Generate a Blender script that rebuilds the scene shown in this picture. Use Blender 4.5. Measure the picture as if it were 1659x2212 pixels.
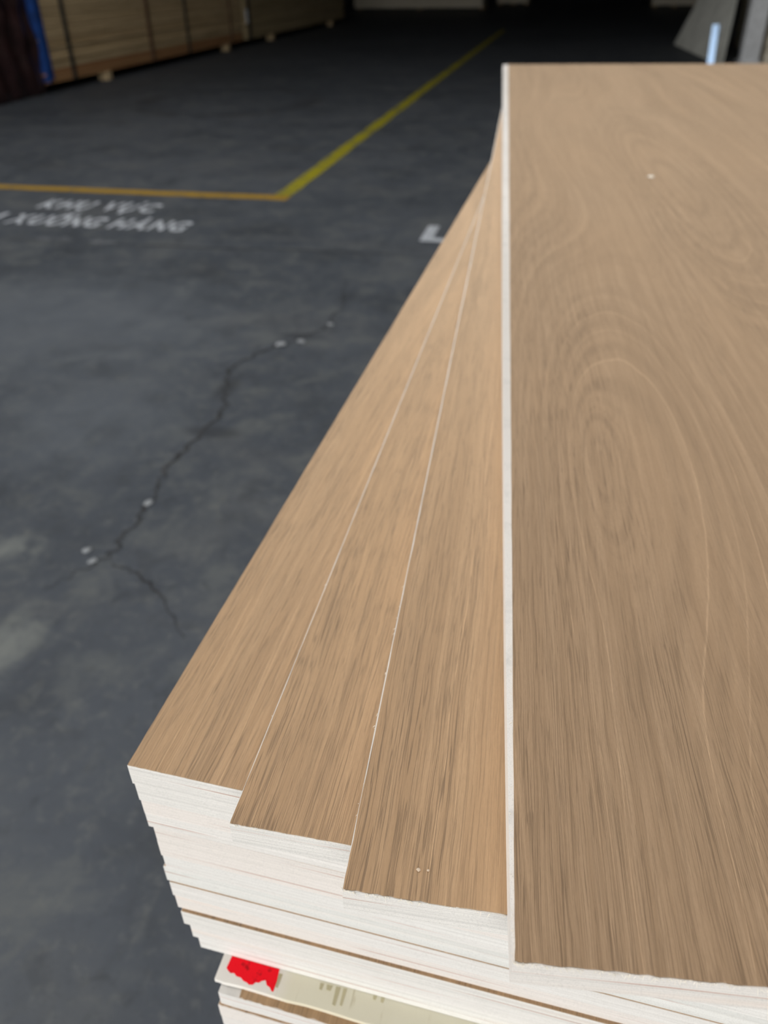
import bpy, bmesh, math, random
from mathutils import Vector, Matrix
random.seed(7)
for o in list(bpy.data.objects): bpy.data.objects.remove(o, do_unlink=True)
S = bpy.context.scene
C = S.collection
R = math.radians

# ------------------------------------------------------------------ camera
cam = bpy.data.cameras.new('camera')
camo = bpy.data.objects.new('camera', cam); C.objects.link(camo)
cx_, cu_, cf_ = (0.977095, 0.212404, -0.013008), (-0.110007, 0.556486, 0.823542), (-0.182162, 0.803249, -0.567106)
m = Matrix.Identity(4)
for i in range(3):
    m[i][0] = cx_[i]; m[i][1] = cu_[i]; m[i][2] = -cf_[i]
m[2][3] = 1.0
camo.matrix_world = m
cam.sensor_fit = 'VERTICAL'; cam.sensor_height = 36; cam.sensor_width = 27; cam.lens = 27.91
cam.clip_start = 0.01; cam.clip_end = 300
cam.dof.use_dof = True; cam.dof.focus_distance = 0.275; cam.dof.aperture_fstop = 11.5
S.camera = camo

# ------------------------------------------------------------------ daylight
w = bpy.data.worlds.new('overcast_sky'); S.world = w; w.use_nodes = True
bg = w.node_tree.nodes['Background']
bg.inputs[0].default_value = (1.0, 0.985, 0.965, 1); bg.inputs[1].default_value = 1.0
pl = bpy.data.lights.new('door_portal', 'AREA'); pl.shape = 'RECTANGLE'; pl.size = 8.0; pl.size_y = 3.6
plo = bpy.data.objects.new('door_portal', pl); C.objects.link(plo)
plo.location = (-1.0, -3.6, 1.8); plo.rotation_euler = (R(90), 0, 0)
pl.cycles.is_portal = True
pl2 = bpy.data.lights.new('added_roof_opening_portal', 'AREA'); pl2.shape = 'RECTANGLE'; pl2.size = 8.5; pl2.size_y = 3.8  # guides sky light through the added, unseen roof opening
plo2 = bpy.data.objects.new('added_roof_opening_portal', pl2); C.objects.link(plo2)
plo2.location = (-1.25, 2.3, 6.0)
pl2.cycles.is_portal = True
pl3 = bpy.data.lights.new('added_side_opening_portal', 'AREA'); pl3.shape = 'RECTANGLE'; pl3.size = 4.0; pl3.size_y = 6.0  # guides sky light through the unseen opening added in the left wall
plo3 = bpy.data.objects.new('added_side_opening_portal', pl3); C.objects.link(plo3)
plo3.location = (-7.2, 0.0, 2.0); plo3.rotation_euler = (0, R(-90), 0)
pl3.cycles.is_portal = True
S.view_settings.view_transform = 'Standard'; S.view_settings.look = 'None'
S.view_settings.gamma = 1; S.view_settings.use_curve_mapping = False
S.view_settings.exposure = 1.80

# ------------------------------------------------------------------ node helpers
class G:
    def __init__(s, name):
        s.m = bpy.data.materials.new(name); s.m.use_nodes = True
        s.t = s.m.node_tree; s.b = s.t.nodes['Principled BSDF']
    def n(s, typ, **kw):
        nd = s.t.nodes.new(typ)
        for k, v in kw.items(): setattr(nd, k, v)
        return nd
    def put(s, sock, v):
        if isinstance(v, bpy.types.NodeSocket): s.t.links.new(v, sock)
        elif isinstance(v, (tuple, list)):
            sock.default_value = tuple(v) + ((1,) if len(v) == 3 and len(sock.default_value) == 4 else ())
        else: sock.default_value = v
    def ma(s, op, a, b=0.0, c=0.0, clamp=False):
        nd = s.n('ShaderNodeMath', operation=op, use_clamp=clamp)
        s.put(nd.inputs[0], a); s.put(nd.inputs[1], b); s.put(nd.inputs[2], c)
        return nd.outputs[0]
    def add(s, a, b): return s.ma('ADD', a, b)
    def mul(s, a, b): return s.ma('MULTIPLY', a, b)
    def sub(s, a, b): return s.ma('SUBTRACT', a, b)
    def xyz(s, x, y, z):
        nd = s.n('ShaderNodeCombineXYZ'); s.put(nd.inputs[0], x); s.put(nd.inputs[1], y); s.put(nd.inputs[2], z)
        return nd.outputs[0]
    def coord(s, kind='Object'):
        tc = s.n('ShaderNodeTexCoord'); sp = s.n('ShaderNodeSeparateXYZ'); s.t.links.new(tc.outputs[kind], sp.inputs[0])
        return sp.outputs[0], sp.outputs[1], sp.outputs[2], tc.outputs[kind]
    def rnd(s): return s.n('ShaderNodeObjectInfo').outputs['Random']
    def noise(s, vec, scale=1.0, detail=2.0, rough=0.5, dist=0.0):
        nd = s.n('ShaderNodeTexNoise'); s.put(nd.inputs['Vector'], vec)
        nd.inputs['Scale'].default_value = scale; nd.inputs['Detail'].default_value = detail
        nd.inputs['Roughness'].default_value = rough; nd.inputs['Distortion'].default_value = dist
        return nd.outputs[0]
    def vor(s, vec, scale, feature='F1'):
        nd = s.n('ShaderNodeTexVoronoi', feature=feature); s.put(nd.inputs['Vector'], vec); nd.inputs['Scale'].default_value = scale
        return nd.outputs['Distance']
    def sm(s, v, lo, hi, a=0.0, b=1.0):
        nd = s.n('ShaderNodeMapRange', interpolation_type='SMOOTHSTEP'); s.put(nd.inputs[0], v)
        for k, q in zip((1, 2, 3, 4), (lo, hi, a, b)): s.put(nd.inputs[k], q)
        return nd.outputs[0]
    def mix(s, f, a, b, mode='MIX'):
        nd = s.n('ShaderNodeMix', data_type='RGBA', blend_type=mode)
        s.put(nd.inputs[0], f); s.put(nd.inputs[6], a); s.put(nd.inputs[7], b)
        return nd.outputs[2]
    def gauss(s, x, y, x0, y0, sx, sy, amp):
        a = s.ma('POWER', s.ma('DIVIDE', s.ma('ABSOLUTE', s.sub(x, x0)), sx), 2.0)
        b = s.ma('POWER', s.ma('DIVIDE', s.ma('ABSOLUTE', s.sub(y, y0)), sy), 2.0)
        return s.mul(s.ma('EXPONENT', s.mul(s.add(a, b), -1.0)), amp)
    def bump(s, h, strength, dist):
        nd = s.n('ShaderNodeBump'); s.put(nd.inputs['Height'], h)
        nd.inputs['Strength'].default_value = strength; nd.inputs['Distance'].default_value = dist
        s.t.links.new(nd.outputs[0], s.b.inputs['Normal'])
    def done(s, col, rough=0.6, spec=0.5):
        s.put(s.b.inputs['Base Color'], col); s.put(s.b.inputs['Roughness'], rough)
        s.b.inputs['Specular IOR Level'].default_value = spec
        return s.m

def veneer_mat(name, light, dark, pore, warm, eyes, wild=5.0, tilt=16.0, sheen=0.45, gain=(0.75, 0.725, 0.69)):
    light, dark, warm = (tuple(k * w_ for k, w_ in zip(q, gain)) for q in (light, dark, warm))
    """flat-sliced veneer: pores, streaks and nested growth-ring loops around the given eyes (local x, y, sx, sy, amp)"""
    g = G(name); x, y, z, v = g.coord(); r = g.mul(g.rnd(), 37.0)
    # slow warp so that lines wander
    wv = g.noise(g.xyz(g.mul(x, 7.0), g.mul(y, 2.2), r), 1.0, 2.0)
    xw = g.add(x, g.mul(g.sub(wv, 0.5), 0.016))
    wf = g.noise(g.xyz(g.mul(x, 60.0), g.mul(y, 16.0), r), 1.0, 2.0)
    xf = g.add(xw, g.mul(g.sub(wf, 0.5), 0.0016))
    # growth field
    fld = g.mul(g.noise(g.xyz(g.mul(xw, 9.0), g.mul(y, 0.9), r), 1.0, 1.0), wild)
    fld = g.add(fld, g.mul(xf, tilt))
    for e in eyes: fld = g.add(fld, g.gauss(xw, y, *e))
    fld = g.add(fld, g.mul(g.sub(wf, 0.5), 0.10))
    bands = g.noise(g.xyz(g.mul(fld, 3.4), 0.0, r), 1.0, 3.0, 0.65)
    ring = g.sm(bands, 0.36, 0.64)
    fine = g.noise(g.xyz(g.mul(fld, 13.0), 0.0, g.add(r, 5.0)), 1.0, 2.0, 0.6)
    lines = g.sm(fine, 0.60, 0.72)
    # straight streaks and pores
    wj = g.noise(g.xyz(g.mul(x, 400.0), g.mul(y, 90.0), r), 1.0, 1.0)
    xp = g.add(xf, g.mul(g.sub(wj, 0.5), 0.0004))
    st = g.noise(g.xyz(g.mul(xf, 230.0), g.mul(y, 4.0), r), 1.0, 3.0, 0.65)
    def ridge(fx, fy, off, wd, det=1.0):
        n_ = g.noise(g.xyz(g.mul(xp, fx), g.mul(y, fy), g.add(r, off)), 1.0, det, 0.5)
        return g.sm(g.ma('ABSOLUTE', g.sub(n_, 0.5)), wd * 0.25, wd, 1.0, 0.0)
    brk = g.noise(g.xyz(g.mul(xp, 420.0), g.mul(y, 17.0), g.add(r, 7.0)), 1.0, 2.0, 0.6)
    dens = g.noise(g.xyz(g.mul(xw, 22.0), g.mul(y, 1.6), g.add(r, 9.0)), 1.0, 1.0)
    dens = g.sm(g.add(dens, g.sm(x, 0.0, 0.075, 0.14, -0.06)), 0.30, 0.66, 0.40, 1.0)
    po = g.mul(ridge(850.0, 9.0, 0.0, 0.044), g.sm(brk, 0.38, 0.58))
    po2 = g.mul(ridge(1500.0, 24.0, 4.0, 0.060), g.sm(brk, 0.60, 0.44))
    dens = g.mul(dens, g.add(0.55, g.mul(ring, 0.6)))
    pm = g.mul(po, dens); pm2 = g.mul(po2, dens)
    fib = g.noise(g.xyz(g.mul(xp, 4200.0), g.mul(y, 330.0), r), 1.0, 2.0, 0.6)
    blot = g.noise(g.xyz(g.mul(xw, 11.0), g.mul(y, 3.0), g.add(r, 3.0)), 1.0, 2.0)
    c = g.mix(g.sm(st, 0.3, 0.7), dark, light)
    c = g.mix(g.mul(g.sm(blot, 0.35, 0.7), 0.5), c, warm)
    c = g.mix(g.mul(ring, 0.46), c, tuple(k * 0.90 for k in dark))
    c = g.mix(g.mul(lines, 0.60), c, tuple(min(1, k * 1.38) for k in light))
    c = g.mix(g.mul(g.sm(fib, 0.35, 0.70), 0.28), c, tuple(k * 0.72 for k in dark))
    c = g.mix(g.mul(pm, 0.72), c, pore)
    c = g.mix(g.mul(pm2, 0.55), c, pore)
    h = g.sub(g.add(g.mul(st, 0.2), g.mul(fib, 0.25)), g.add(pm, g.mul(pm2, 0.6)))
    g.bump(h, 0.5, 0.0004)
    # sanded fibres catch light at a grazing view
    g.b.inputs['Sheen Weight'].default_value = sheen; g.b.inputs['Sheen Roughness'].default_value = 0.55
    g.b.inputs['Sheen Tint'].default_value = (1.0, 0.79, 0.58, 1)
    return g.done(c, 0.62, 0.10)

def core_mat(name, base, alt, glue):
    g = G(name); x, y, z, v = g.coord(); r = g.rnd(); r2 = g.mul(r, 53.0)
    ply = g.noise(g.xyz(g.mul(x, 1.2), g.mul(y, 1.2), g.add(g.mul(z, 620.0), r2)), 1.0, 3.0, 0.7)
    st = g.noise(g.xyz(g.mul(x, 55.0), g.mul(y, 55.0), g.add(g.mul(z, 2600.0), r2)), 1.0, 3.0, 0.65)
    gr = g.noise(v, 1900.0, 2.0)
    c = g.mix(g.sm(ply, 0.32, 0.70), base, alt)
    hue = g.noise(g.xyz(r2, 3.7, 1.3), 3.0, 0.0)
    c = g.mix(g.sm(hue, 0.50, 0.66, 0.0, 0.36), c, (0.86, 0.76, 0.69))
    c = g.mix(g.sm(hue, 0.46, 0.34, 0.0, 0.35), c, (0.80, 0.83, 0.80))
    c = g.mix(g.mul(g.sm(st, 0.52, 0.8), 0.55), c, tuple(k * 0.72 for k in alt))
    c = g.mix(g.mul(g.sm(gr, 0.48, 0.72), 0.35), c, tuple(k * 0.7 for k in alt))
    pink = g.noise(g.xyz(g.mul(x, 4.0), 0.0, g.add(g.mul(z, 90.0), r2)), 1.0, 1.0)
    c = g.mix(g.mul(g.sm(pink, 0.55, 0.75), 0.55), c, (0.86, 0.72, 0.62))
    # one or two thin glue lines at a ply boundary of some sheets
    zz = g.add(z, g.add(0.0035, g.mul(r, 0.006)))
    zz = g.add(zz, g.mul(g.sub(g.noise(g.xyz(g.mul(x, 9.0), 0.0, r2), 1.0, 2.0), 0.5), 0.0006))
    gl = g.mul(g.sm(g.ma('ABSOLUTE', zz), 0.00012, 0.00042, 1.0, 0.0), g.sm(g.noise(g.xyz(g.mul(x, 7.0), 0.0, g.add(r2, 2.0)), 1.0, 2.0), 0.46, 0.60))
    c = g.mix(g.mul(gl, 0.75), c, glue)
    g.bump(g.add(g.mul(st, 0.6), g.mul(gr, 0.5)), 0.35, 0.0003)
    return g.done(c, 0.75, 0.25)

def plain(name, col, rough=0.6, var=0.15, scale=20.0, spec=0.4, metal=0.0, bump=0.0):
    g = G(name); x, y, z, v = g.coord()
    nz = g.noise(v, scale, 4.0, 0.6)
    c = g.mix(g.sm(nz, 0.3, 0.7), tuple(k * (1 - var) for k in col), tuple(min(1, k * (1 + var)) for k in col))
    if bump: g.bump(nz, bump, 0.01)
    g.b.inputs['Metallic'].default_value = metal
    return g.done(c, rough, spec)

def wood_pack_mat(name, a, b, c3):
    g = G(name); x, y, z, v = g.coord('Object'); r = g.mul(g.rnd(), 31.0)
    n1 = g.noise(g.xyz(g.mul(x, 3.0), g.mul(y, 0.5), g.add(g.mul(z, 38.0), r)), 1.0, 3.0, 0.6)
    n2 = g.noise(g.xyz(g.mul(x, 8.0), g.mul(y, 1.6), g.add(g.mul(z, 75.0), r)), 1.0, 3.0, 0.65)
    c = g.mix(g.sm(n1, 0.3, 0.7), a, b)
    c = g.mix(g.mul(g.sm(n2, 0.45, 0.75), 0.7), c, c3)
    return g.done(c, 0.8, 0.2)

def floor_mat():
    g = G('stained_concrete'); x, y, z, v = g.coord()
    big = g.noise(v, 0.55, 4.0, 0.55, 0.3); mid = g.noise(v, 2.6, 5.0, 0.6, 0.4); fin = g.noise(v, 24.0, 5.0, 0.65)
    grit = g.noise(v, 160.0, 3.0, 0.6)
    streak = g.noise(g.xyz(g.mul(x, 1.3), g.mul(y, 3.5), 2.0), 1.0, 4.0, 0.6, 0.6)
    c = g.mix(g.sm(big, 0.35, 0.65), (0.054, 0.062, 0.074), (0.072, 0.081, 0.095))
    c = g.mix(g.mul(g.sm(mid, 0.48, 0.72), 0.60), c, (0.100, 0.105, 0.108))
    c = g.mix(g.mul(g.sm(mid, 0.50, 0.28), 0.65), c, (0.040, 0.045, 0.052))
    c = g.mix(g.mul(g.sm(streak, 0.52, 0.72), 0.40), c, (0.088, 0.090, 0.092))
    c = g.mix(g.mul(g.sm(fin, 0.55, 0.75), 0.35), c, (0.105, 0.108, 0.108))
    c = g.mix(g.mul(g.sm(fin, 0.42, 0.25), 0.40), c, (0.036, 0.039, 0.043))
    c = g.mix(g.mul(g.sm(grit, 0.55, 0.75), 0.25), c, (0.03, 0.03, 0.033))
    pat = g.noise(v, 7.5, 4.0, 0.6, 0.6); pat2 = g.noise(v, 17.0, 3.0, 0.6)
    c = g.mix(g.mul(g.sm(pat, 0.50, 0.68), 0.55), c, (0.105, 0.112, 0.112))
    c = g.mix(g.mul(g.sm(pat, 0.46, 0.32), 0.45), c, (0.045, 0.050, 0.056))
    c = g.mix(g.mul(g.sm(pat2, 0.62, 0.74), 0.25), c, (0.040, 0.042, 0.044))
    pat3 = g.noise(v, 38.0, 4.0, 0.65, 0.3); pat4 = g.noise(v, 15.0, 5.0, 0.7, 0.8)
    c = g.mix(g.mul(g.sm(pat3, 0.52, 0.70), 0.40), c, (0.120, 0.126, 0.124))
    c = g.mix(g.mul(g.sm(pat4, 0.52, 0.68), 0.35), c, (0.115, 0.120, 0.115))
    c = g.mix(g.mul(g.sm(pat4, 0.44, 0.30), 0.45), c, (0.036, 0.040, 0.045))
    # brighter floor left of the pile, light painted into the bluish colour
    for (sx, sy, ax, ay, k) in ((-1.7, 2.35, 0.75, 0.55, 1.0), (-1.2, 1.7, 0.35, 0.35, 0.8)):
        c = g.mix(g.sm(g.mul(g.gauss(x, y, sx, sy, ax, ay, k), g.add(0.45, pat)), 0.15, 1.0, 0.0, 0.62), c, (0.108, 0.121, 0.138))
    # damp dark edges of the crack
    for (sx, sy, ax, ay, k) in ((-0.80, 2.36, 0.10, 0.035, 0.8), (-0.90, 1.95, 0.04, 0.12, 0.8), (-0.84, 1.69, 0.09, 0.04, 0.9), (-0.75, 2.74, 0.05, 0.10, 0.7), (-1.35, 2.9, 0.12, 0.10, 0.6), (-0.45, 3.05, 0.2, 0.08, 0.5)):
        c = g.mix(g.sm(g.mul(g.gauss(x, y, sx, sy, ax, ay, k), g.add(0.4, pat)), 0.2, 0.8, 0.0, 0.7), c, (0.034, 0.037, 0.042))
    # pale lime stains left of the sheets
    for (sx, sy, ax, ay, k) in ((-1.06, 1.13, 0.10, 0.085, 0.9), (-0.90, 0.86, 0.075, 0.16, 1.0), (-1.15, 1.02, 0.12, 0.05, 0.5), (-0.62, 0.87, 0.12, 0.06, 0.25)):
        ga = g.gauss(x, y, sx, sy, ax, ay, k)
        mk = g.sm(g.mul(ga, g.add(-0.35, g.mul(g.noise(v, 9.0, 5.0, 0.68, 0.5), 2.4))), 0.30, 1.05)
        c = g.mix(g.mul(mk, 0.75), c, (0.17, 0.18, 0.17))
    # round tyre scrub mark
    dx = g.sub(x, -3.1); dy = g.mul(g.sub(y, 7.6), 0.9)
    rad = g.ma('SQRT', g.add(g.mul(dx, dx), g.mul(dy, dy)))
    ring = g.sm(g.ma('ABSOLUTE', g.sub(rad, 0.75)), 0.03, 0.18, 1.0, 0.0)
    c = g.mix(g.mul(g.mul(ring, g.sm(mid, 0.4, 0.6)), 0.55), c, (0.028, 0.028, 0.03))
    g.bump(g.add(fin, g.mul(grit, 0.4)), 0.25, 0.004)
    return g.done(c, g.add(0.45, g.mul(mid, 0.25)), 0.12)

def paint_mat(name, col, wear, under=(0.06, 0.066, 0.075), scale=18.0):
    g = G(name); x, y, z, v = g.coord()
    n1 = g.noise(v, scale, 5.0, 0.65); n2 = g.noise(v, scale * 0.15, 3.0)
    mk = g.mul(g.sm(g.add(g.mul(n1, 0.6), g.mul(n2, 0.4)), wear - 0.10, wear + 0.10), 1.0)
    return g.done(g.mix(mk, under, col), 0.6, 0.3)

GLUE = (0.42, 0.17, 0.09)
M = {}
L_, D_, P_, Wm = (0.500, 0.350, 0.225), (0.385, 0.258, 0.158), (0.140, 0.090, 0.054), (0.520, 0.345, 0.200)
M['ven_top'] = veneer_mat('walnut_toned_veneer', (0.555, 0.392, 0.255), (0.425, 0.290, 0.180), P_, (0.55, 0.372, 0.228),
    [(0.062, 0.27, 0.075, 0.42, 4.6), (0.048, 0.275, 0.012, 0.075, 1.3), (0.050, -0.03, 0.022, 0.12, 2.0), (0.21, 0.95, 0.06, 0.5, 3.6), (0.10, 1.35, 0.06, 0.4, 2.0)], 2.0, 11.0)
M['ven'] = veneer_mat('oak_toned_veneer', (0.665, 0.452, 0.270), (0.530, 0.348, 0.200), P_, (0.72, 0.465, 0.255), [(0.10, 0.15, 0.05, 0.6, 3.0), (0.3, 1.2, 0.1, 0.8, 3.0)], 3.5, 14.0, 0.85, (0.74, 0.715, 0.685))
M['core'] = core_mat('white_plywood_core', (0.88, 0.86, 0.82), (0.68, 0.665, 0.63), GLUE)
M['core2'] = core_mat('pale_plywood_core', (0.90, 0.88, 0.845), (0.71, 0.69, 0.655), GLUE)
M['splinter'] = plain('pale_wood_fibre', (0.85, 0.80, 0.70), 0.7)
M['crumb'] = plain('wood_crumb', (0.62, 0.50, 0.38), 0.8)
M['floor'] = floor_mat()
M['yellow'] = paint_mat('yellow_floor_paint', (0.33, 0.20, 0.022), 0.40)
M['yellow2'] = paint_mat('yellow_green_floor_paint', (0.30, 0.265, 0.012), 0.42)
M['white_paint'] = paint_mat('white_floor_paint', (0.46, 0.49, 0.53), 0.41)
M['faint_paint'] = paint_mat('worn_white_floor_paint', (0.15, 0.16, 0.175), 0.50)
M['crack'] = plain('crack_dirt', (0.030, 0.032, 0.035), 0.9, 0.4, 30)
M['pebble'] = plain('pale_concrete_chip', (0.25, 0.265, 0.28), 0.8)
M['wall'] = plain('grey_sheet_wall', (0.16, 0.16, 0.165), 0.8)
M['roof'] = plain('dark_roof', (0.10, 0.10, 0.105), 0.8)
M['yard'] = plain('yard_concrete', (0.50, 0.48, 0.45), 0.9, 0.1, 3)
M['bearer'] = plain('bearer_wood', (0.50, 0.38, 0.22), 0.8, 0.2, 30)
M['packA'] = wood_pack_mat('pack_wood_tan', (0.54, 0.40, 0.22), (0.70, 0.54, 0.32), (0.24, 0.16, 0.08))
M['packR'] = wood_pack_mat('pack_wood_red', (0.36, 0.17, 0.075), (0.50, 0.30, 0.14), (0.24, 0.11, 0.05))
M['packB'] = wood_pack_mat('pack_wood_far', (0.42, 0.33, 0.18), (0.52, 0.42, 0.25), (0.26, 0.20, 0.11))
M['packC'] = wood_pack_mat('pack_wood_pale', (0.76, 0.70, 0.56), (0.84, 0.78, 0.66), (0.58, 0.52, 0.42))
M['strap'] = plain('dark_strap', (0.035, 0.035, 0.03), 0.5)
M['strapb'] = plain('brown_strap', (0.14, 0.08, 0.045), 0.6)
M['blue'] = plain('blue_film', (0.011, 0.050, 0.21), 0.5, 0.3, 9)
M['tag'] = plain('white_tag', (0.75, 0.80, 0.85), 0.6)
M['film'] = plain('dark_maroon_film', (0.030, 0.014, 0.014), 0.28, 0.5, 5, 0.6)
M['sheetgrey'] = plain('grey_green_board', (0.74, 0.75, 0.69), 0.7, 0.12, 4)
M['tube'] = plain('polished_aluminium', (0.46, 0.64, 0.90), 0.35, 0.03, 20.0, 0.5, 1.0)
M['postgrey'] = plain('grey_post_paint', (0.64, 0.66, 0.68), 0.6)
M['cover'] = None
M['red'] = None

def cover_mat():
    g = G('cream_cover_board'); x, y, z, v = g.coord()
    n1 = g.noise(v, 60.0, 4.0, 0.6); n2 = g.noise(g.xyz(g.mul(x, 260.0), g.mul(y, 30.0), 0.0), 1.0, 3.0, 0.6)
    cream = g.sm(g.add(x, g.mul(g.sub(n1, 0.5), 0.01)), 0.028, 0.040)
    c = g.mix(cream, (0.87, 0.845, 0.79), (0.80, 0.765, 0.61))
    c = g.mix(g.mul(g.sm(n2, 0.60, 0.72), g.mul(cream, 0.55)), c, (0.46, 0.40, 0.24))
    c = g.mix(g.mul(g.sm(n1, 0.55, 0.7), 0.35), c, (0.80, 0.78, 0.66))
    g.bump(n2, 0.3, 0.0006)
    return g.done(c, 0.5, 0.4)
M['cover'] = cover_mat()
def red_mat():
    g = G('red_spray_paint'); x, y, z, v = g.coord()
    n1 = g.noise(v, 160.0, 4.0, 0.6)
    c = g.mix(g.sm(n1, 0.52, 0.66), (0.98, 0.004, 0.016), (0.50, 0.004, 0.010))
    return g.done(c, 0.6, 0.15)
M['red'] = red_mat()

# ------------------------------------------------------------------ object helpers
def mesh_obj(name, verts, faces, mat, parent=None, smooth=False):
    me = bpy.data.meshes.new(name); me.from_pydata([tuple(v) for v in verts], [], faces); me.update()
    if mat: me.materials.append(mat)
    if smooth:
        for p in me.polygons: p.use_smooth = True
    o = bpy.data.objects.new(name, me); C.objects.link(o)
    if parent: o.parent = parent
    return o
def bm_obj(name, bm, mat, parent=None, smooth=False):
    bmesh.ops.recalc_face_normals(bm, faces=bm.faces[:])
    me = bpy.data.meshes.new(name); bm.to_mesh(me); bm.free()
    if mat: me.materials.append(mat)
    if smooth:
        for p in me.polygons: p.use_smooth = True
    o = bpy.data.objects.new(name, me); C.objects.link(o)
    if parent: o.parent = parent
    return o
def box(bm, x0, x1, y0, y1, z0, z1):
    v = [bm.verts.new((x, y, z)) for z in (z0, z1) for y in (y0, y1) for x in (x0, x1)]
    for f in ((0, 1, 3, 2), (4, 6, 7, 5), (0, 4, 5, 1), (2, 3, 7, 6), (0, 2, 6, 4), (1, 5, 7, 3)): bm.faces.new([v[i] for i in f])
    return v
def prism(bm, pts, z0, z1):
    lo = [bm.verts.new((p[0], p[1], z0)) for p in pts]; hi = [bm.verts.new((p[0], p[1], z1)) for p in pts]
    n = len(pts)
    bm.faces.new(hi); bm.faces.new(lo[::-1])
    for i in range(n): bm.faces.new((lo[i], lo[(i + 1) % n], hi[(i + 1) % n], hi[i]))
def tube(bm, a, b, r0, r1=None, n=12):
    a, b = Vector(a), Vector(b); r1 = r0 if r1 is None else r1
    d = (b - a).normalized(); u = d.orthogonal().normalized(); v = d.cross(u)
    A = [bm.verts.new(a + (u * math.cos(t) + v * math.sin(t)) * r0) for t in [2 * math.pi * i / n for i in range(n)]]
    B = [bm.verts.new(b + (u * math.cos(t) + v * math.sin(t)) * r1) for t in [2 * math.pi * i / n for i in range(n)]]
    for i in range(n): bm.faces.new((A[i], A[(i + 1) % n], B[(i + 1) % n], B[i]))
    bm.faces.new(A[::-1]); bm.faces.new(B)
def empty(name, loc, rz=0.0):
    o = bpy.data.objects.new(name, None); C.objects.link(o); o.location = loc; o.rotation_euler = (0, 0, rz); o.empty_display_size = 0.1
    return o
def tag(o, label, cat, group=None, kind=None):
    o['label'] = label; o['category'] = cat
    if group: o['group'] = group
    if kind: o['kind'] = kind
    return o
def struct(o): o['kind'] = 'structure'; return o

# ------------------------------------------------------------------ warehouse shell
X0, X1, Y0, Y1, ZC = -7.2, 9.0, -3.6, 34.0, 6.0
def sbox(name, b, mat, parent=None):
    bm = bmesh.new(); box(bm, *b); o = bm_obj(name, bm, mat, parent)
    if parent is None: struct(o)
    return o
floor = sbox('floor', (X0, X1, Y0, Y1, -0.2, 0.0), M['floor'])
bm = bmesh.new(); box(bm, -50, 50, -60, Y0 - 0.2, -0.2, -0.01); box(bm, -50, X0 - 0.2, Y0 - 0.2, 60, -0.2, -0.01)
struct(bm_obj('ground_yard', bm, M['yard']))
bm = bmesh.new(); box(bm, X0 - 0.2, X0, Y0, -3.0, 0, ZC); box(bm, X0 - 0.2, X0, 3.0, Y1, 0, ZC); box(bm, X0 - 0.2, X0, -3.0, 3.0, 4.0, ZC)  # gap in this wall is added out of view to brighten left-facing edges
struct(bm_obj('wall_left', bm, M['wall']))
sbox('wall_right', (X1, X1 + 0.2, Y0, Y1, 0, ZC), M['wall'])
sbox('wall_back', (X0, X1, Y1, Y1 + 0.2, 0, ZC), M['wall'])
# roof with an unseen opening added over the front bay to light sheet tops
bm = bmesh.new(); SX0, SX1, SY0, SY1 = -5.5, 3.0, 0.4, 4.2
for b in ((X0, X1, Y0, SY0), (X0, X1, SY1, Y1), (X0, SX0, SY0, SY1), (SX1, X1, SY0, SY1)): box(bm, *b, ZC, ZC + 0.2)
struct(bm_obj('ceiling', bm, M['roof']))
DX0, DX1, DZ = -5.0, 3.0, 3.6
bm = bmesh.new(); box(bm, X0, DX0, Y0 - 0.2, Y0, 0, ZC); box(bm, DX1, X1, Y0 - 0.2, Y0, 0, ZC); box(bm, DX0, DX1, Y0 - 0.2, Y0, DZ, ZC)
struct(bm_obj('wall_front', bm, M['wall']))

# cracks in the slab (parts of the floor)
def ribbon(name, pts, w, mat, parent, zz=0.0012, jit=0.02, sub=9, taper=True):
    P = []
    for a, b in zip(pts[:-1], pts[1:]):
        for k in range(sub):
            t = k / sub; P.append(Vector((a[0] + (b[0] - a[0]) * t + random.uniform(-jit, jit), a[1] + (b[1] - a[1]) * t + random.uniform(-jit, jit))))
    P.append(Vector(pts[-1]))
    vs, fs = [], []
    for i, p in enumerate(P):
        d = (P[min(i + 1, len(P) - 1)] - P[max(i - 1, 0)]).normalized(); nrm = Vector((-d.y, d.x))
        ww = w * random.uniform(0.35, 1.3) * (min(1, 3 * min(i, len(P) - 1 - i) / len(P) + 0.15) if taper else 1)
        vs += [(p.x + nrm.x * ww, p.y + nrm.y * ww, zz), (p.x - nrm.x * ww, p.y - nrm.y * ww, zz)]
    for i in range(len(P) - 1): fs.append((2 * i, 2 * i + 1, 2 * i + 3, 2 * i + 2))
    return mesh_obj(name, vs, fs, mat, parent)
crackpts = [(-0.80, 2.96), (-0.743, 2.66), (-0.746, 2.428), (-0.857, 2.275), (-0.906, 2.173), (-0.940, 2.045), (-0.868, 1.856), (-0.856, 1.670), (-0.879, 1.523), (-0.852, 1.342), (-0.847, 1.20), (-0.849, 1.134), (-0.917, 1.03)]
ribbon('crack', crackpts, 0.0058, M['crack'], floor, jit=0.011)
ribbon('crack', [(-0.849, 1.134), (-0.757, 1.106), (-0.666, 1.039), (-0.589, 0.951)], 0.003, M['crack'], floor, jit=0.006)
ribbon('crack', [(-2.6, 3.215), (-1.606, 3.242), (-0.906, 3.28), (-0.43, 3.264)], 0.006, M['crack'], floor, jit=0.012)
def pebble(x, y, r):
    bm = bmesh.new(); bmesh.ops.create_icosphere(bm, subdivisions=2, radius=r)
    for v in bm.verts:
        v.co *= random.uniform(0.75, 1.2); v.co.z *= 0.35; v.co.x *= 1.4
    z0 = min(v.co.z for v in bm.verts)
    for v in bm.verts: v.co.z -= z0
    o = bm_obj('concrete_chip', bm, M['pebble'], None, True); o.location = (x, y, 0.0); o.rotation_euler = (0, 0, random.uniform(0, 3))
    return o
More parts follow.
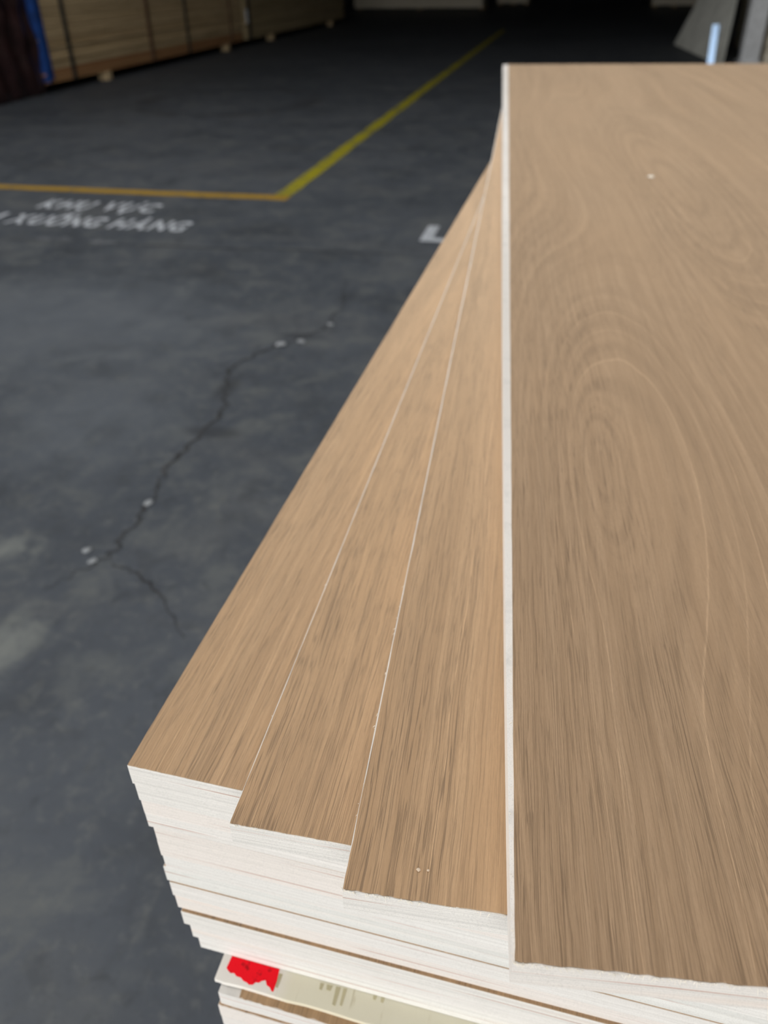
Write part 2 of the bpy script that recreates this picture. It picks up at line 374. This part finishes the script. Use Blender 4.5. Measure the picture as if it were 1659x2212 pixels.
for x, y, r, lab in ((-0.845, 2.27, 0.014, 'pale concrete chip in the crack, nearer the corner of the yellow line'), (-0.79, 2.31, 0.011, 'small round pale concrete chip right of the larger chip in the crack'),
                     (-0.735, 2.47, 0.009, 'small pale concrete chip at the upper bend of the floor crack'), (-0.852, 1.345, 0.009, 'narrow pale concrete chip halfway along the floor crack'),
                     (-0.90, 1.155, 0.0075, 'left one of two pale chips where the floor crack forks'), (-0.868, 1.125, 0.0075, 'right one of two pale chips where the floor crack forks')):
    tag(pebble(x, y, r), lab, 'concrete chip', 'pale chips along the floor crack')

# ------------------------------------------------------------------ floor markings
fl = empty('floor_line', (-1.475, 4.16, 0))
def strip(name, x0, x1, y0, y1, mat, parent, ox, oy):
    n = max(2, int(max(x1 - x0, y1 - y0) / 0.15)); vs, fs = [], []
    lng = (y1 - y0) > (x1 - x0)
    for i in range(n + 1):
        t = i / n; j1, j2 = random.uniform(-.006, .006), random.uniform(-.006, .006)
        if lng:
            yy = y0 + (y1 - y0) * t; vs += [(x0 - ox + j1, yy - oy, .001), (x1 - ox + j2, yy - oy, .001)]
        else:
            xx = x0 + (x1 - x0) * t; vs += [(xx - ox, y1 - oy + j1, .001), (xx - ox, y0 - oy + j2, .001)]
    for i in range(n): fs.append((2 * i, 2 * i + 1, 2 * i + 3, 2 * i + 2))
    return mesh_obj(name, vs, fs, mat, parent)
strip('line_stripe', -6.8, -1.43, 4.11, 4.20, M['yellow'], fl, -1.475, 4.16)
strip('line_stripe', -1.52, -1.43, 4.20, 17.0, M['yellow2'], fl, -1.475, 4.16)
tag(fl, 'worn yellow painted line turning a right angle on the concrete floor', 'floor marking')

def letter_meshes(text, height, sx, thick=0.0):
    """one flat mesh per character, laid out left to right; returns (list of (mesh, x)), width"""
    out, xcur = [], 0.0
    dg = None
    for ch in text:
        if ch == ' ': xcur += height * 0.52 * sx; continue
        cu = bpy.data.curves.new('glyph', 'FONT'); cu.body = ch; cu.size = height / 0.70; cu.resolution_u = 3; cu.offset = thick
        ob = bpy.data.objects.new('glyph', cu); C.objects.link(ob)
        bpy.context.view_layer.update(); dg = bpy.context.evaluated_depsgraph_get()
        me = bpy.data.meshes.new_from_object(ob.evaluated_get(dg))
        bpy.data.objects.remove(ob, do_unlink=True)
        xs = [v.co.x for v in me.vertices] or [0, 0.05]
        mn, mx = min(xs), max(xs)
        for v in me.vertices: v.co.x = (v.co.x - mn) * sx; v.co.z = 0
        out.append((me, xcur)); xcur += (mx - mn) * sx + height * 0.16
    return out, xcur
def lettering(name, rows, label, cat):
    root = empty(name, (rows[0][1], rows[0][2], 0))
    for text, x, y, hgt, width, mat, th in rows:
        L, wd = letter_meshes(text, hgt, 1.0, th)
        k = width / (wd - hgt * 0.16)
        for me, xo in L:
            for v in me.vertices: v.co.x *= k
            me.materials.clear(); me.materials.append(mat)
            o = bpy.data.objects.new('letter', me); C.objects.link(o); o.parent = root
            o.location = (x + xo * k - rows[0][1], y - rows[0][2], 0.0015)
    tag(root, label, cat); return root
lettering('painted_floor_notice', [('KHU VỰC', -2.66, 3.765, 0.15, 0.64, M['white_paint'], 0.008), ('LÊN', -3.05, 3.485, 0.15, 0.33, M['white_paint'], 0.008), ('XUỐNG HÀNG', -2.655, 3.47, 0.15, 0.93, M['white_paint'], 0.008)],
          'white block lettering in two rows painted below the yellow line', 'floor lettering')
lettering('painted_floor_letter', [('L', -0.615, 3.51, 0.23, 0.14, M['white_paint'], 0.014)], 'white painted letter on the floor beside the fanned sheets', 'floor lettering')
wn = empty('worn_floor_marking', (-2.33, 3.2, 0))
for x0, x1 in ((-2.35, -2.13), (-2.08, -1.93)):
    ribbon('paint_dash', [(x0 + 2.33, 0.05), (x1 + 2.33, 0.04)], 0.035, M['faint_paint'], wn, 0.0015, 0.006, 8)
tag(wn, 'faint worn-off white paint row under the floor lettering', 'floor marking')

# ------------------------------------------------------------------ plywood sheets
T = 0.012; TV = 0.0005
LEN, WID = 2.44, 1.22
def outline(az_left, az_front, inset=(0, 0, 0, 0), nx=60, ny=60, rag=0.0, length=LEN, width=WID):
    """corner at local origin; local +y runs along the left edge; the ends are skewed by az_front - az_left"""
    sk = math.tan(az_front - az_left)
    l0, l1, fr, bk = inset          # left inset near / far, front inset, back inset
    pts = []
    for i in range(nx):             # front edge left to right
        x = l0 + (width - l0) * (i / nx) ** 1.6
        pts.append((x, fr + sk * x + (random.uniform(-rag, rag) if i else 0)))
    pts.append((width, fr + sk * width)); pts.append((width, length + sk * width - bk))
    for i in range(ny + 1):         # left edge far to near
        t = 1 - i / ny
        x = l0 + (l1 - l0) * t
        if i < ny: pts.append((x + (random.uniform(-rag, rag) * 0.5 if 0 < i else 0), fr + (length - bk - fr) * t ** 1.6 + (sk * x if t == 1 else 0)))
    return pts
def sheet(corner, az_left, az_front, ven, core, label, group, inset=(0, 0, 0, 0), rag=0.0, thick=T, splint=0, far_core=0.0, cinset=None):
    az_left, az_front = R(az_left), R(az_front)
    root = empty('plywood_sheet', corner, az_left)
    bm = bmesh.new()
    prism(bm, outline(az_left, az_front, (0, -far_core, 0, 0), 24, 24, rag * 0.4), -thick, -TV)
    bm_obj('core', bm, core, root)
    bm = bmesh.new()
    prism(bm, outline(az_left, az_front, inset, 170, 110, rag), -TV, 0.0)
    fv = bm_obj('face_veneer', bm, ven, root)
    if splint:
        bm = bmesh.new(); sk = math.tan(az_front - az_left)
        for k in range(splint):
            if random.random() < 0.85:
                x = 0.45 * random.random() ** 1.5; p = Vector((x, sk * x + random.uniform(-.0005, .0001), -.0002)); d = Vector((random.uniform(-1, 1), random.uniform(-.9, .3), random.uniform(-.6, -.05)))
            else:
                y = 1.0 * random.random() ** 1.5; p = Vector((random.uniform(-.0004, .0001), y, -.0002)); d = Vector((random.uniform(-.8, .2), random.uniform(-1, 1), random.uniform(-.5, -.05)))
            q = p + d.normalized() * random.uniform(.0005, .0017)
            tube(bm, p, q, random.uniform(.00007, .00018), 0.00005, 4)
        o = bm_obj('edge_splinters', bm, M['splinter'], fv); o['kind'] = 'stuff'
    tag(root, label, 'plywood sheet', group)
    return root
ZD = 0.7679
FAN = 'fanned plywood sheets on top of the pile'
sheet((0.0087, 0.1171, ZD), 4.98, 6.05, M['ven_top'], M['core'], 'topmost wood-veneered plywood sheet filling the right side, with the widest visible face', FAN, (0.0006, 0.0008, 0.0004, 0.0), 0.00026, splint=420, far_core=0.0135)
sheet((-0.0463, 0.1346, ZD - T), 3.53, 2.4, M['ven'], M['core'], 'wood-veneered plywood sheet fanned out directly beneath the topmost sheet, two tiny crumbs near its end', FAN, (0.0003, 0.0005, 0.0003, 0), 0.00028, splint=260, far_core=0.0012)
sheet((-0.0952, 0.1570, ZD - 2 * T), 0.83, 0.5, M['ven'], M['core'], 'wood-veneered plywood sheet in the middle of the fan, second beneath the topmost sheet', FAN, (0.0003, 0.0005, 0.0003, 0), 0.00015, splint=100, far_core=0.0012)
sheet((-0.1506, 0.1811, ZD - 3 * T), -0.95, -2.3, M['ven'], M['core'], 'leftmost wood-veneered plywood sheet of the fan, lowest one showing its face', FAN, (0.0002, 0.0003, 0.0002, 0), 0.0001)
UP = 'plywood sheets stacked under the fan'
ORD = ['first', 'second', 'third', 'fourth', 'fifth', 'sixth', 'seventh', 'eighth', 'ninth', 'tenth', 'eleventh', 'twelfth']
corners = [(-.1503, .1818), (-.1512, .1836), (-.1522, .1850), (-.1502, .1852), (-.1512, .1862), (-.1512, .1870), (-.1533, .1878), (-.1521, .1873), (-.1518, .1880), (-.1498, .1864), (-.1470, .1867), (-.1450, .1877)]
for i, (x, y) in enumerate(corners):
    sheet((x, y, ZD - (4 + i) * T), -0.95 + random.uniform(-.15, .15), -2.4 + random.uniform(-.12, .12), M['ven'], M['core2'] if i % 3 else M['core'],
          'white-edged plywood sheet in the upper pile, %s below the leftmost fanned sheet' % ORD[i], UP, (0.0004, 0.0004, random.choice((0.0001, 0.0004)), 0))

# cover board with the red paint, then the lower pile
ZCV = ZD - 16 * T - 0.0002
cv = empty('cover_board', (-0.132, 0.1743, ZCV), R(-1.2))
bm = bmesh.new(); prism(bm, outline(R(-1.2), R(-2.6), (0, 0, 0, 0), 60, 10, 0.00035), -0.003, 0.0); panel = bm_obj('panel', bm, M['cover'], cv)
# spray mark: ragged lower rim
ang = -R(-1.2)
def loc2(px, py):
    dx, dy = px + 0.132, py - 0.1743
    return (dx * math.cos(ang) - dy * math.sin(ang), dx * math.sin(ang) + dy * math.cos(ang))
rim = [(-.1273, .1868), (-.1009, .1856), (-.1004, .1800), (-.1006, .1745), (-.1016, .1747), (-.1030, .1762), (-.1048, .1768), (-.1062, .1790), (-.1080, .1783), (-.1090, .1772), (-.1108, .1770), (-.1118, .1756), (-.1137, .1752), (-.1152, .1760), (-.1172, .1764), (-.1190, .1776), (-.1215, .1778), (-.1232, .1790), (-.1250, .1786), (-.1268, .1796), (-.1279, .1806)]
bm = bmesh.new(); prism(bm, [loc2(*p) for p in rim][::-1], 0.00003, 0.00015); bm_obj('paint_mark', bm, M['red'], panel)['label'] = 'ragged patch of red paint'
# glue runs on the cover
glue = plain('dried_glue', (0.52, 0.47, 0.30), 0.35)
for px, ln, wd in ((-.0995, .0065, .0010), (-.0690, .0085, .0012), (-.0655, .0080, .0009), (-.0775, .003, .001), (-.0735, .0025, .0016), (-.050, .002, .001), (-.046, .0025, .001)):
    bm = bmesh.new(); a = loc2(px, .1835); prism(bm, [(a[0] - wd, a[1]), (a[0] - wd * .7, a[1] - ln), (a[0] + wd * .6, a[1] - ln * 1.05), (a[0] + wd, a[1])], 0.0, 0.0002)
    bm_obj('glue_run', bm, glue, panel)
tag(cv, 'cream cover board with a red paint mark, sticking out under the upper pile', 'cover board')
zl = ZCV - 0.003
LO = 'plywood sheets of the lower pile'
sheet((-.1287, .1700, zl), -1.2, -2.7, M['ven'], M['core2'], 'brown-faced plywood sheet with a chipped corner directly under the cream cover board', LO, (0.0115, 0.002, 0.0003, 0), 0.0004)
lowc = [(-.1300, .1690), (-.1303, .1697), (-.1281, .1715)]
for i, (x, y) in enumerate(lowc):
    sheet((x, y, zl - (1 + i) * T), -1.2, -2.6, M['ven'], M['core2'], 'white-edged plywood sheet in the lower pile, %s below the chipped brown-faced sheet' % ORD[i], LO, (0.0004, 0.0004, .0004, 0), 0.0002)
proto = None; nlow = 36
for i in range(nlow):
    z = zl - (4 + i) * T
    lab = 'white-edged plywood sheet deep in the lower pile, below the picture'
    if proto is None:
        proto = sheet((-.129, .172, z), -1.2, -2.6, M['ven'], M['core2'], lab, 'hidden sheets of the lower pile', (0.0004, 0.0004, .0004, 0))
    else:
        e = proto.copy(); C.objects.link(e); e.location = (-.129 + random.uniform(-.003, .003), .173 + random.uniform(-.003, .003), z)
        for ch in proto.children:
            c = ch.copy(); C.objects.link(c); c.parent = e
zb = zl - (4 + nlow) * T
for k, y in enumerate((0.45, 1.40, 2.35)):
    bm = bmesh.new(); box(bm, -0.10, 1.05, y - 0.045, y + 0.045, 0.0, zb)
    tag(bm_obj('timber_bearer', bm, M['bearer']), 'square timber bearer under the plywood pile, %s from the near end' % ORD[k], 'timber', 'bearers under the plywood pile')

# two dents on the second sheet, a fleck on the top sheet
def fleck(name, p, r, mat, label, cat, sq=0.35):
    bm = bmesh.new(); bmesh.ops.create_icosphere(bm, subdivisions=2, radius=r)
    for v in bm.verts: v.co = Vector((v.co.x * random.uniform(.7, 1.3), v.co.y * random.uniform(.7, 1.2), v.co.z * sq))
    z0 = min(v.co.z for v in bm.verts)
    for v in bm.verts: v.co.z -= z0
    o = bm_obj(name, bm, mat); o.location = p; tag(o, label, cat); return o
fleck('sawdust_fleck', (0.1032, 1.1451, ZD), 0.0042, M['splinter'], 'small pale fleck of sawdust on the face of the topmost sheet', 'sawdust')
fleck('wood_crumb', (-0.0234, 0.1459, ZD - T), 0.0007, M['crumb'], 'left one of two tiny pale wood crumbs near the sheet end', 'wood crumb', 0.5)
fleck('wood_crumb', (-0.0203, 0.1463, ZD - T), 0.0005, M['crumb'], 'right one of two tiny pale wood crumbs near the sheet end', 'wood crumb', 0.5)

# ------------------------------------------------------------------ packs along the left wall
def pack(name, x0, x1, y0, y1, zs, mats, label, straps, bearers, layer=0.02, axis='x', strapmat=None, jit=0.011, bz=0.085):
    root = empty(name, ((x0 + x1) / 2, (y0 + y1) / 2, 0)); ox, oy = (x0 + x1) / 2, (y0 + y1) / 2
    for k, (z0, z1) in enumerate(zip(zs[:-1], zs[1:])):
        bm = bmesh.new(); n = max(1, round((z1 - z0 - 0.006) / layer)); hh = (z1 - z0 - 0.006) / n
        for i in range(n):
            j = [random.uniform(-jit, jit) for _ in range(4)]
            box(bm, x0 - ox + j[0], x1 - ox + j[1], y0 - oy + j[2] * 2, y1 - oy + j[3] * 2, z0 + i * hh + 0.0008, z0 + (i + 1) * hh - 0.0008)
        o = bm_obj('sheet_bundle', bm, mats[min(k, len(mats) - 1)], root); o['kind'] = 'stuff'
    for s, wdt, mt in straps:
        bm = bmesh.new(); zt = zs[-1]
        box(bm, x1 - ox + jit + .001, x1 - ox + jit + .012, s - oy - wdt / 2, s - oy + wdt / 2, bz, zt + .004)
        box(bm, x0 - ox, x1 - ox + jit + .012, s - oy - wdt / 2, s - oy + wdt / 2, zt + .0005, zt + .004)
        bm_obj('strap', bm, mt, root)
    for b in bearers:
        for bx in (x1 - ox + .012, 0.06, x0 - ox + .12):
            bm = bmesh.new(); box(bm, bx - .11, bx, b - oy - .05, b - oy + .05, 0, bz); bm_obj('bearer_block', bm, M['bearer'], root)
    tag(root, label, 'lumber pack'); return root
XL = -5.08
p2 = pack('lumber_pack', XL - 1.22, XL, 7.88, 13.22, [.085, .20, .375, .549, .70, .88, 1.05, 1.22], [M['packR'], M['packA']], 'tan strapped pack of sheets by the left wall, with a blue film edge',
     [(8.35, .06, M['strap']), (10.16, .08, M['strapb']), (11.23, .06, M['strap']), (12.75, .05, M['strapb'])], [9.05, 12.6])
bm = bmesh.new(); box(bm, 0.61 + .008, 0.61 + .03, 7.875 - 10.55, 7.95 - 10.55, .12, 1.22); box(bm, -.61, .61 + .03, 7.862 - 10.55, 7.874 - 10.55, .10, 1.22)
bm_obj('blue_film', bm, M['blue'], p2)
p3 = pack('lumber_pack', XL - 1.22, XL, 13.42, 19.3, [.085, .25, .42, .60, .80, 1.0], [M['packB']], 'darker pack of sheets behind the blue-edged pack at the left wall', [(13.52, .1, M['strap'])], [14.6, 18.3])
bm = bmesh.new(); box(bm, 0.61 + .013, 0.61 + .022, 13.40 - 16.36, 13.5 - 16.36, .30, .48); bm_obj('paper_tag', bm, M['tag'], p3)

# film wrapped pack
wr = empty('film_wrapped_pack', (-5.7, 6.395, 0))
bm = bmesh.new()
ny, nz = 60, 26
grid = [[None] * (nz + 1) for _ in range(ny + 1)]
def fold(u, vv): return 0.03 * math.sin(u * 23 + 3 * math.sin(vv * 4)) + 0.02 * math.sin(u * 57 + vv * 5) + 0.015 * math.sin(vv * 21 + u * 9)
for i in range(ny + 1):
    for k in range(nz + 1):
        u = i / ny; vv = k / nz
        grid[i][k] = bm.verts.new((0.60 + fold(u * 2.9, vv) * (0.3 + 0.7 * math.sin(math.pi * vv)) - (0.03 if k == 0 else 0), -1.45 + 2.9 * u, 0.0 + 1.3 * vv))
for i in range(ny):
    for k in range(nz): bm.faces.new((grid[i][k], grid[i + 1][k], grid[i + 1][k + 1], grid[i][k + 1]))
box(bm, -0.6, 0.55, -1.45, 1.45, 0.0, 1.29)
bm_obj('wrapping', bm, M['film'], wr, True)
bm = bmesh.new(); box(bm, -.6, .5, -1.45, 1.45, 1.291, 1.31); bm_obj('top_sheet', bm, M['film'], wr)
tag(wr, 'pack wrapped in creased dark maroon film at the left edge', 'wrapped pack')

# far packs
pack('lumber_pack', -6.2, -2.74, 24.7, 25.9, [.05, .2, .35, .5, .7, .9], [M['packC']], 'wide pale pack of sheets far back facing the doorway', [], [25.0, 25.6], bz=.05)
pack('lumber_pack', -2.62, -1.75, 27.6, 28.8, [.05, .2, .35, .5, .7], [M['packC']], 'narrow pale pack of sheets at the far end, right of the wide one', [], [27.8, 28.5], bz=.05)
pack('lumber_pack', 1.62, 2.75, 25.5, 26.7, [.05, .2, .35, .5, .7], [M['packC']], 'pale pack of sheets far back behind the leaning grey board', [], [25.7, 26.4], bz=.05)

# ------------------------------------------------------------------ things beyond the pile on the right
def slab(name, quad, thick, mat, label, cat):
    q = [Vector(p) for p in quad]; n = (q[1] - q[0]).cross(q[3] - q[0]).normalized() * thick
    bm = bmesh.new(); a = [bm.verts.new(p) for p in q]; b = [bm.verts.new(p + n) for p in q]
    bm.faces.new(a); bm.faces.new(b[::-1])
    for i in range(4): bm.faces.new((a[i], b[i], b[(i + 1) % 4], a[(i + 1) % 4]))
    o = bm_obj(name, bm, mat); tag(o, label, cat); return o
slab('leaning_board', [(1.274, 13.84, 0.0), (1.56, 10.9, 0.0), (1.835, 12.6, 1.0), (1.68, 13.84, 1.0)], 0.018, M['sheetgrey'], 'grey-green trapezoid board leaning to the right beyond the top sheet', 'board')
bm = bmesh.new(); q = [Vector((1.346, 10.55, 0.0)), Vector((1.412, 10.543, 0.0)), Vector((1.414, 10.72, 0.42)), Vector((1.348, 10.727, 0.42))]
dn = Vector((0.02, 0.03, -0.002)); a = [bm.verts.new(p) for p in q]; b = [bm.verts.new(p + dn) for p in q]
bm.faces.new(a); bm.faces.new(b[::-1])
for i in range(4): bm.faces.new((a[i], b[i], b[(i + 1) % 4], a[(i + 1) % 4]))
tag(bm_obj('metal_bar', bm, M['tube']), 'short bright pale blue metal bar in front of the grey-green board', 'metal bar')
bm = bmesh.new(); box(bm, 1.80, 2.0, 11.3, 11.5, 0, 3.2); 
po = empty('steel_post', (1.9, 11.4, 0)); o = bm_obj('shaft', bm, M['postgrey']); o.parent = po; o.location = (-1.9, -11.4, 0)
bm = bmesh.new(); box(bm, 1.77, 2.03, 11.27, 11.53, 0, 0.02); o = bm_obj('base_plate', bm, M['postgrey']); o.parent = po; o.location = (-1.9, -11.4, 0)
tag(po, 'grey upright post between the leaning board and the beige pack', 'post')
pack('lumber_pack', 2.05, 3.3, 11.2, 13.7, [.0, .2, .4, .6, .8, 1.0], [M['packC']], 'beige pack of sheets at the right edge behind the top sheet', [], [], bz=.0)
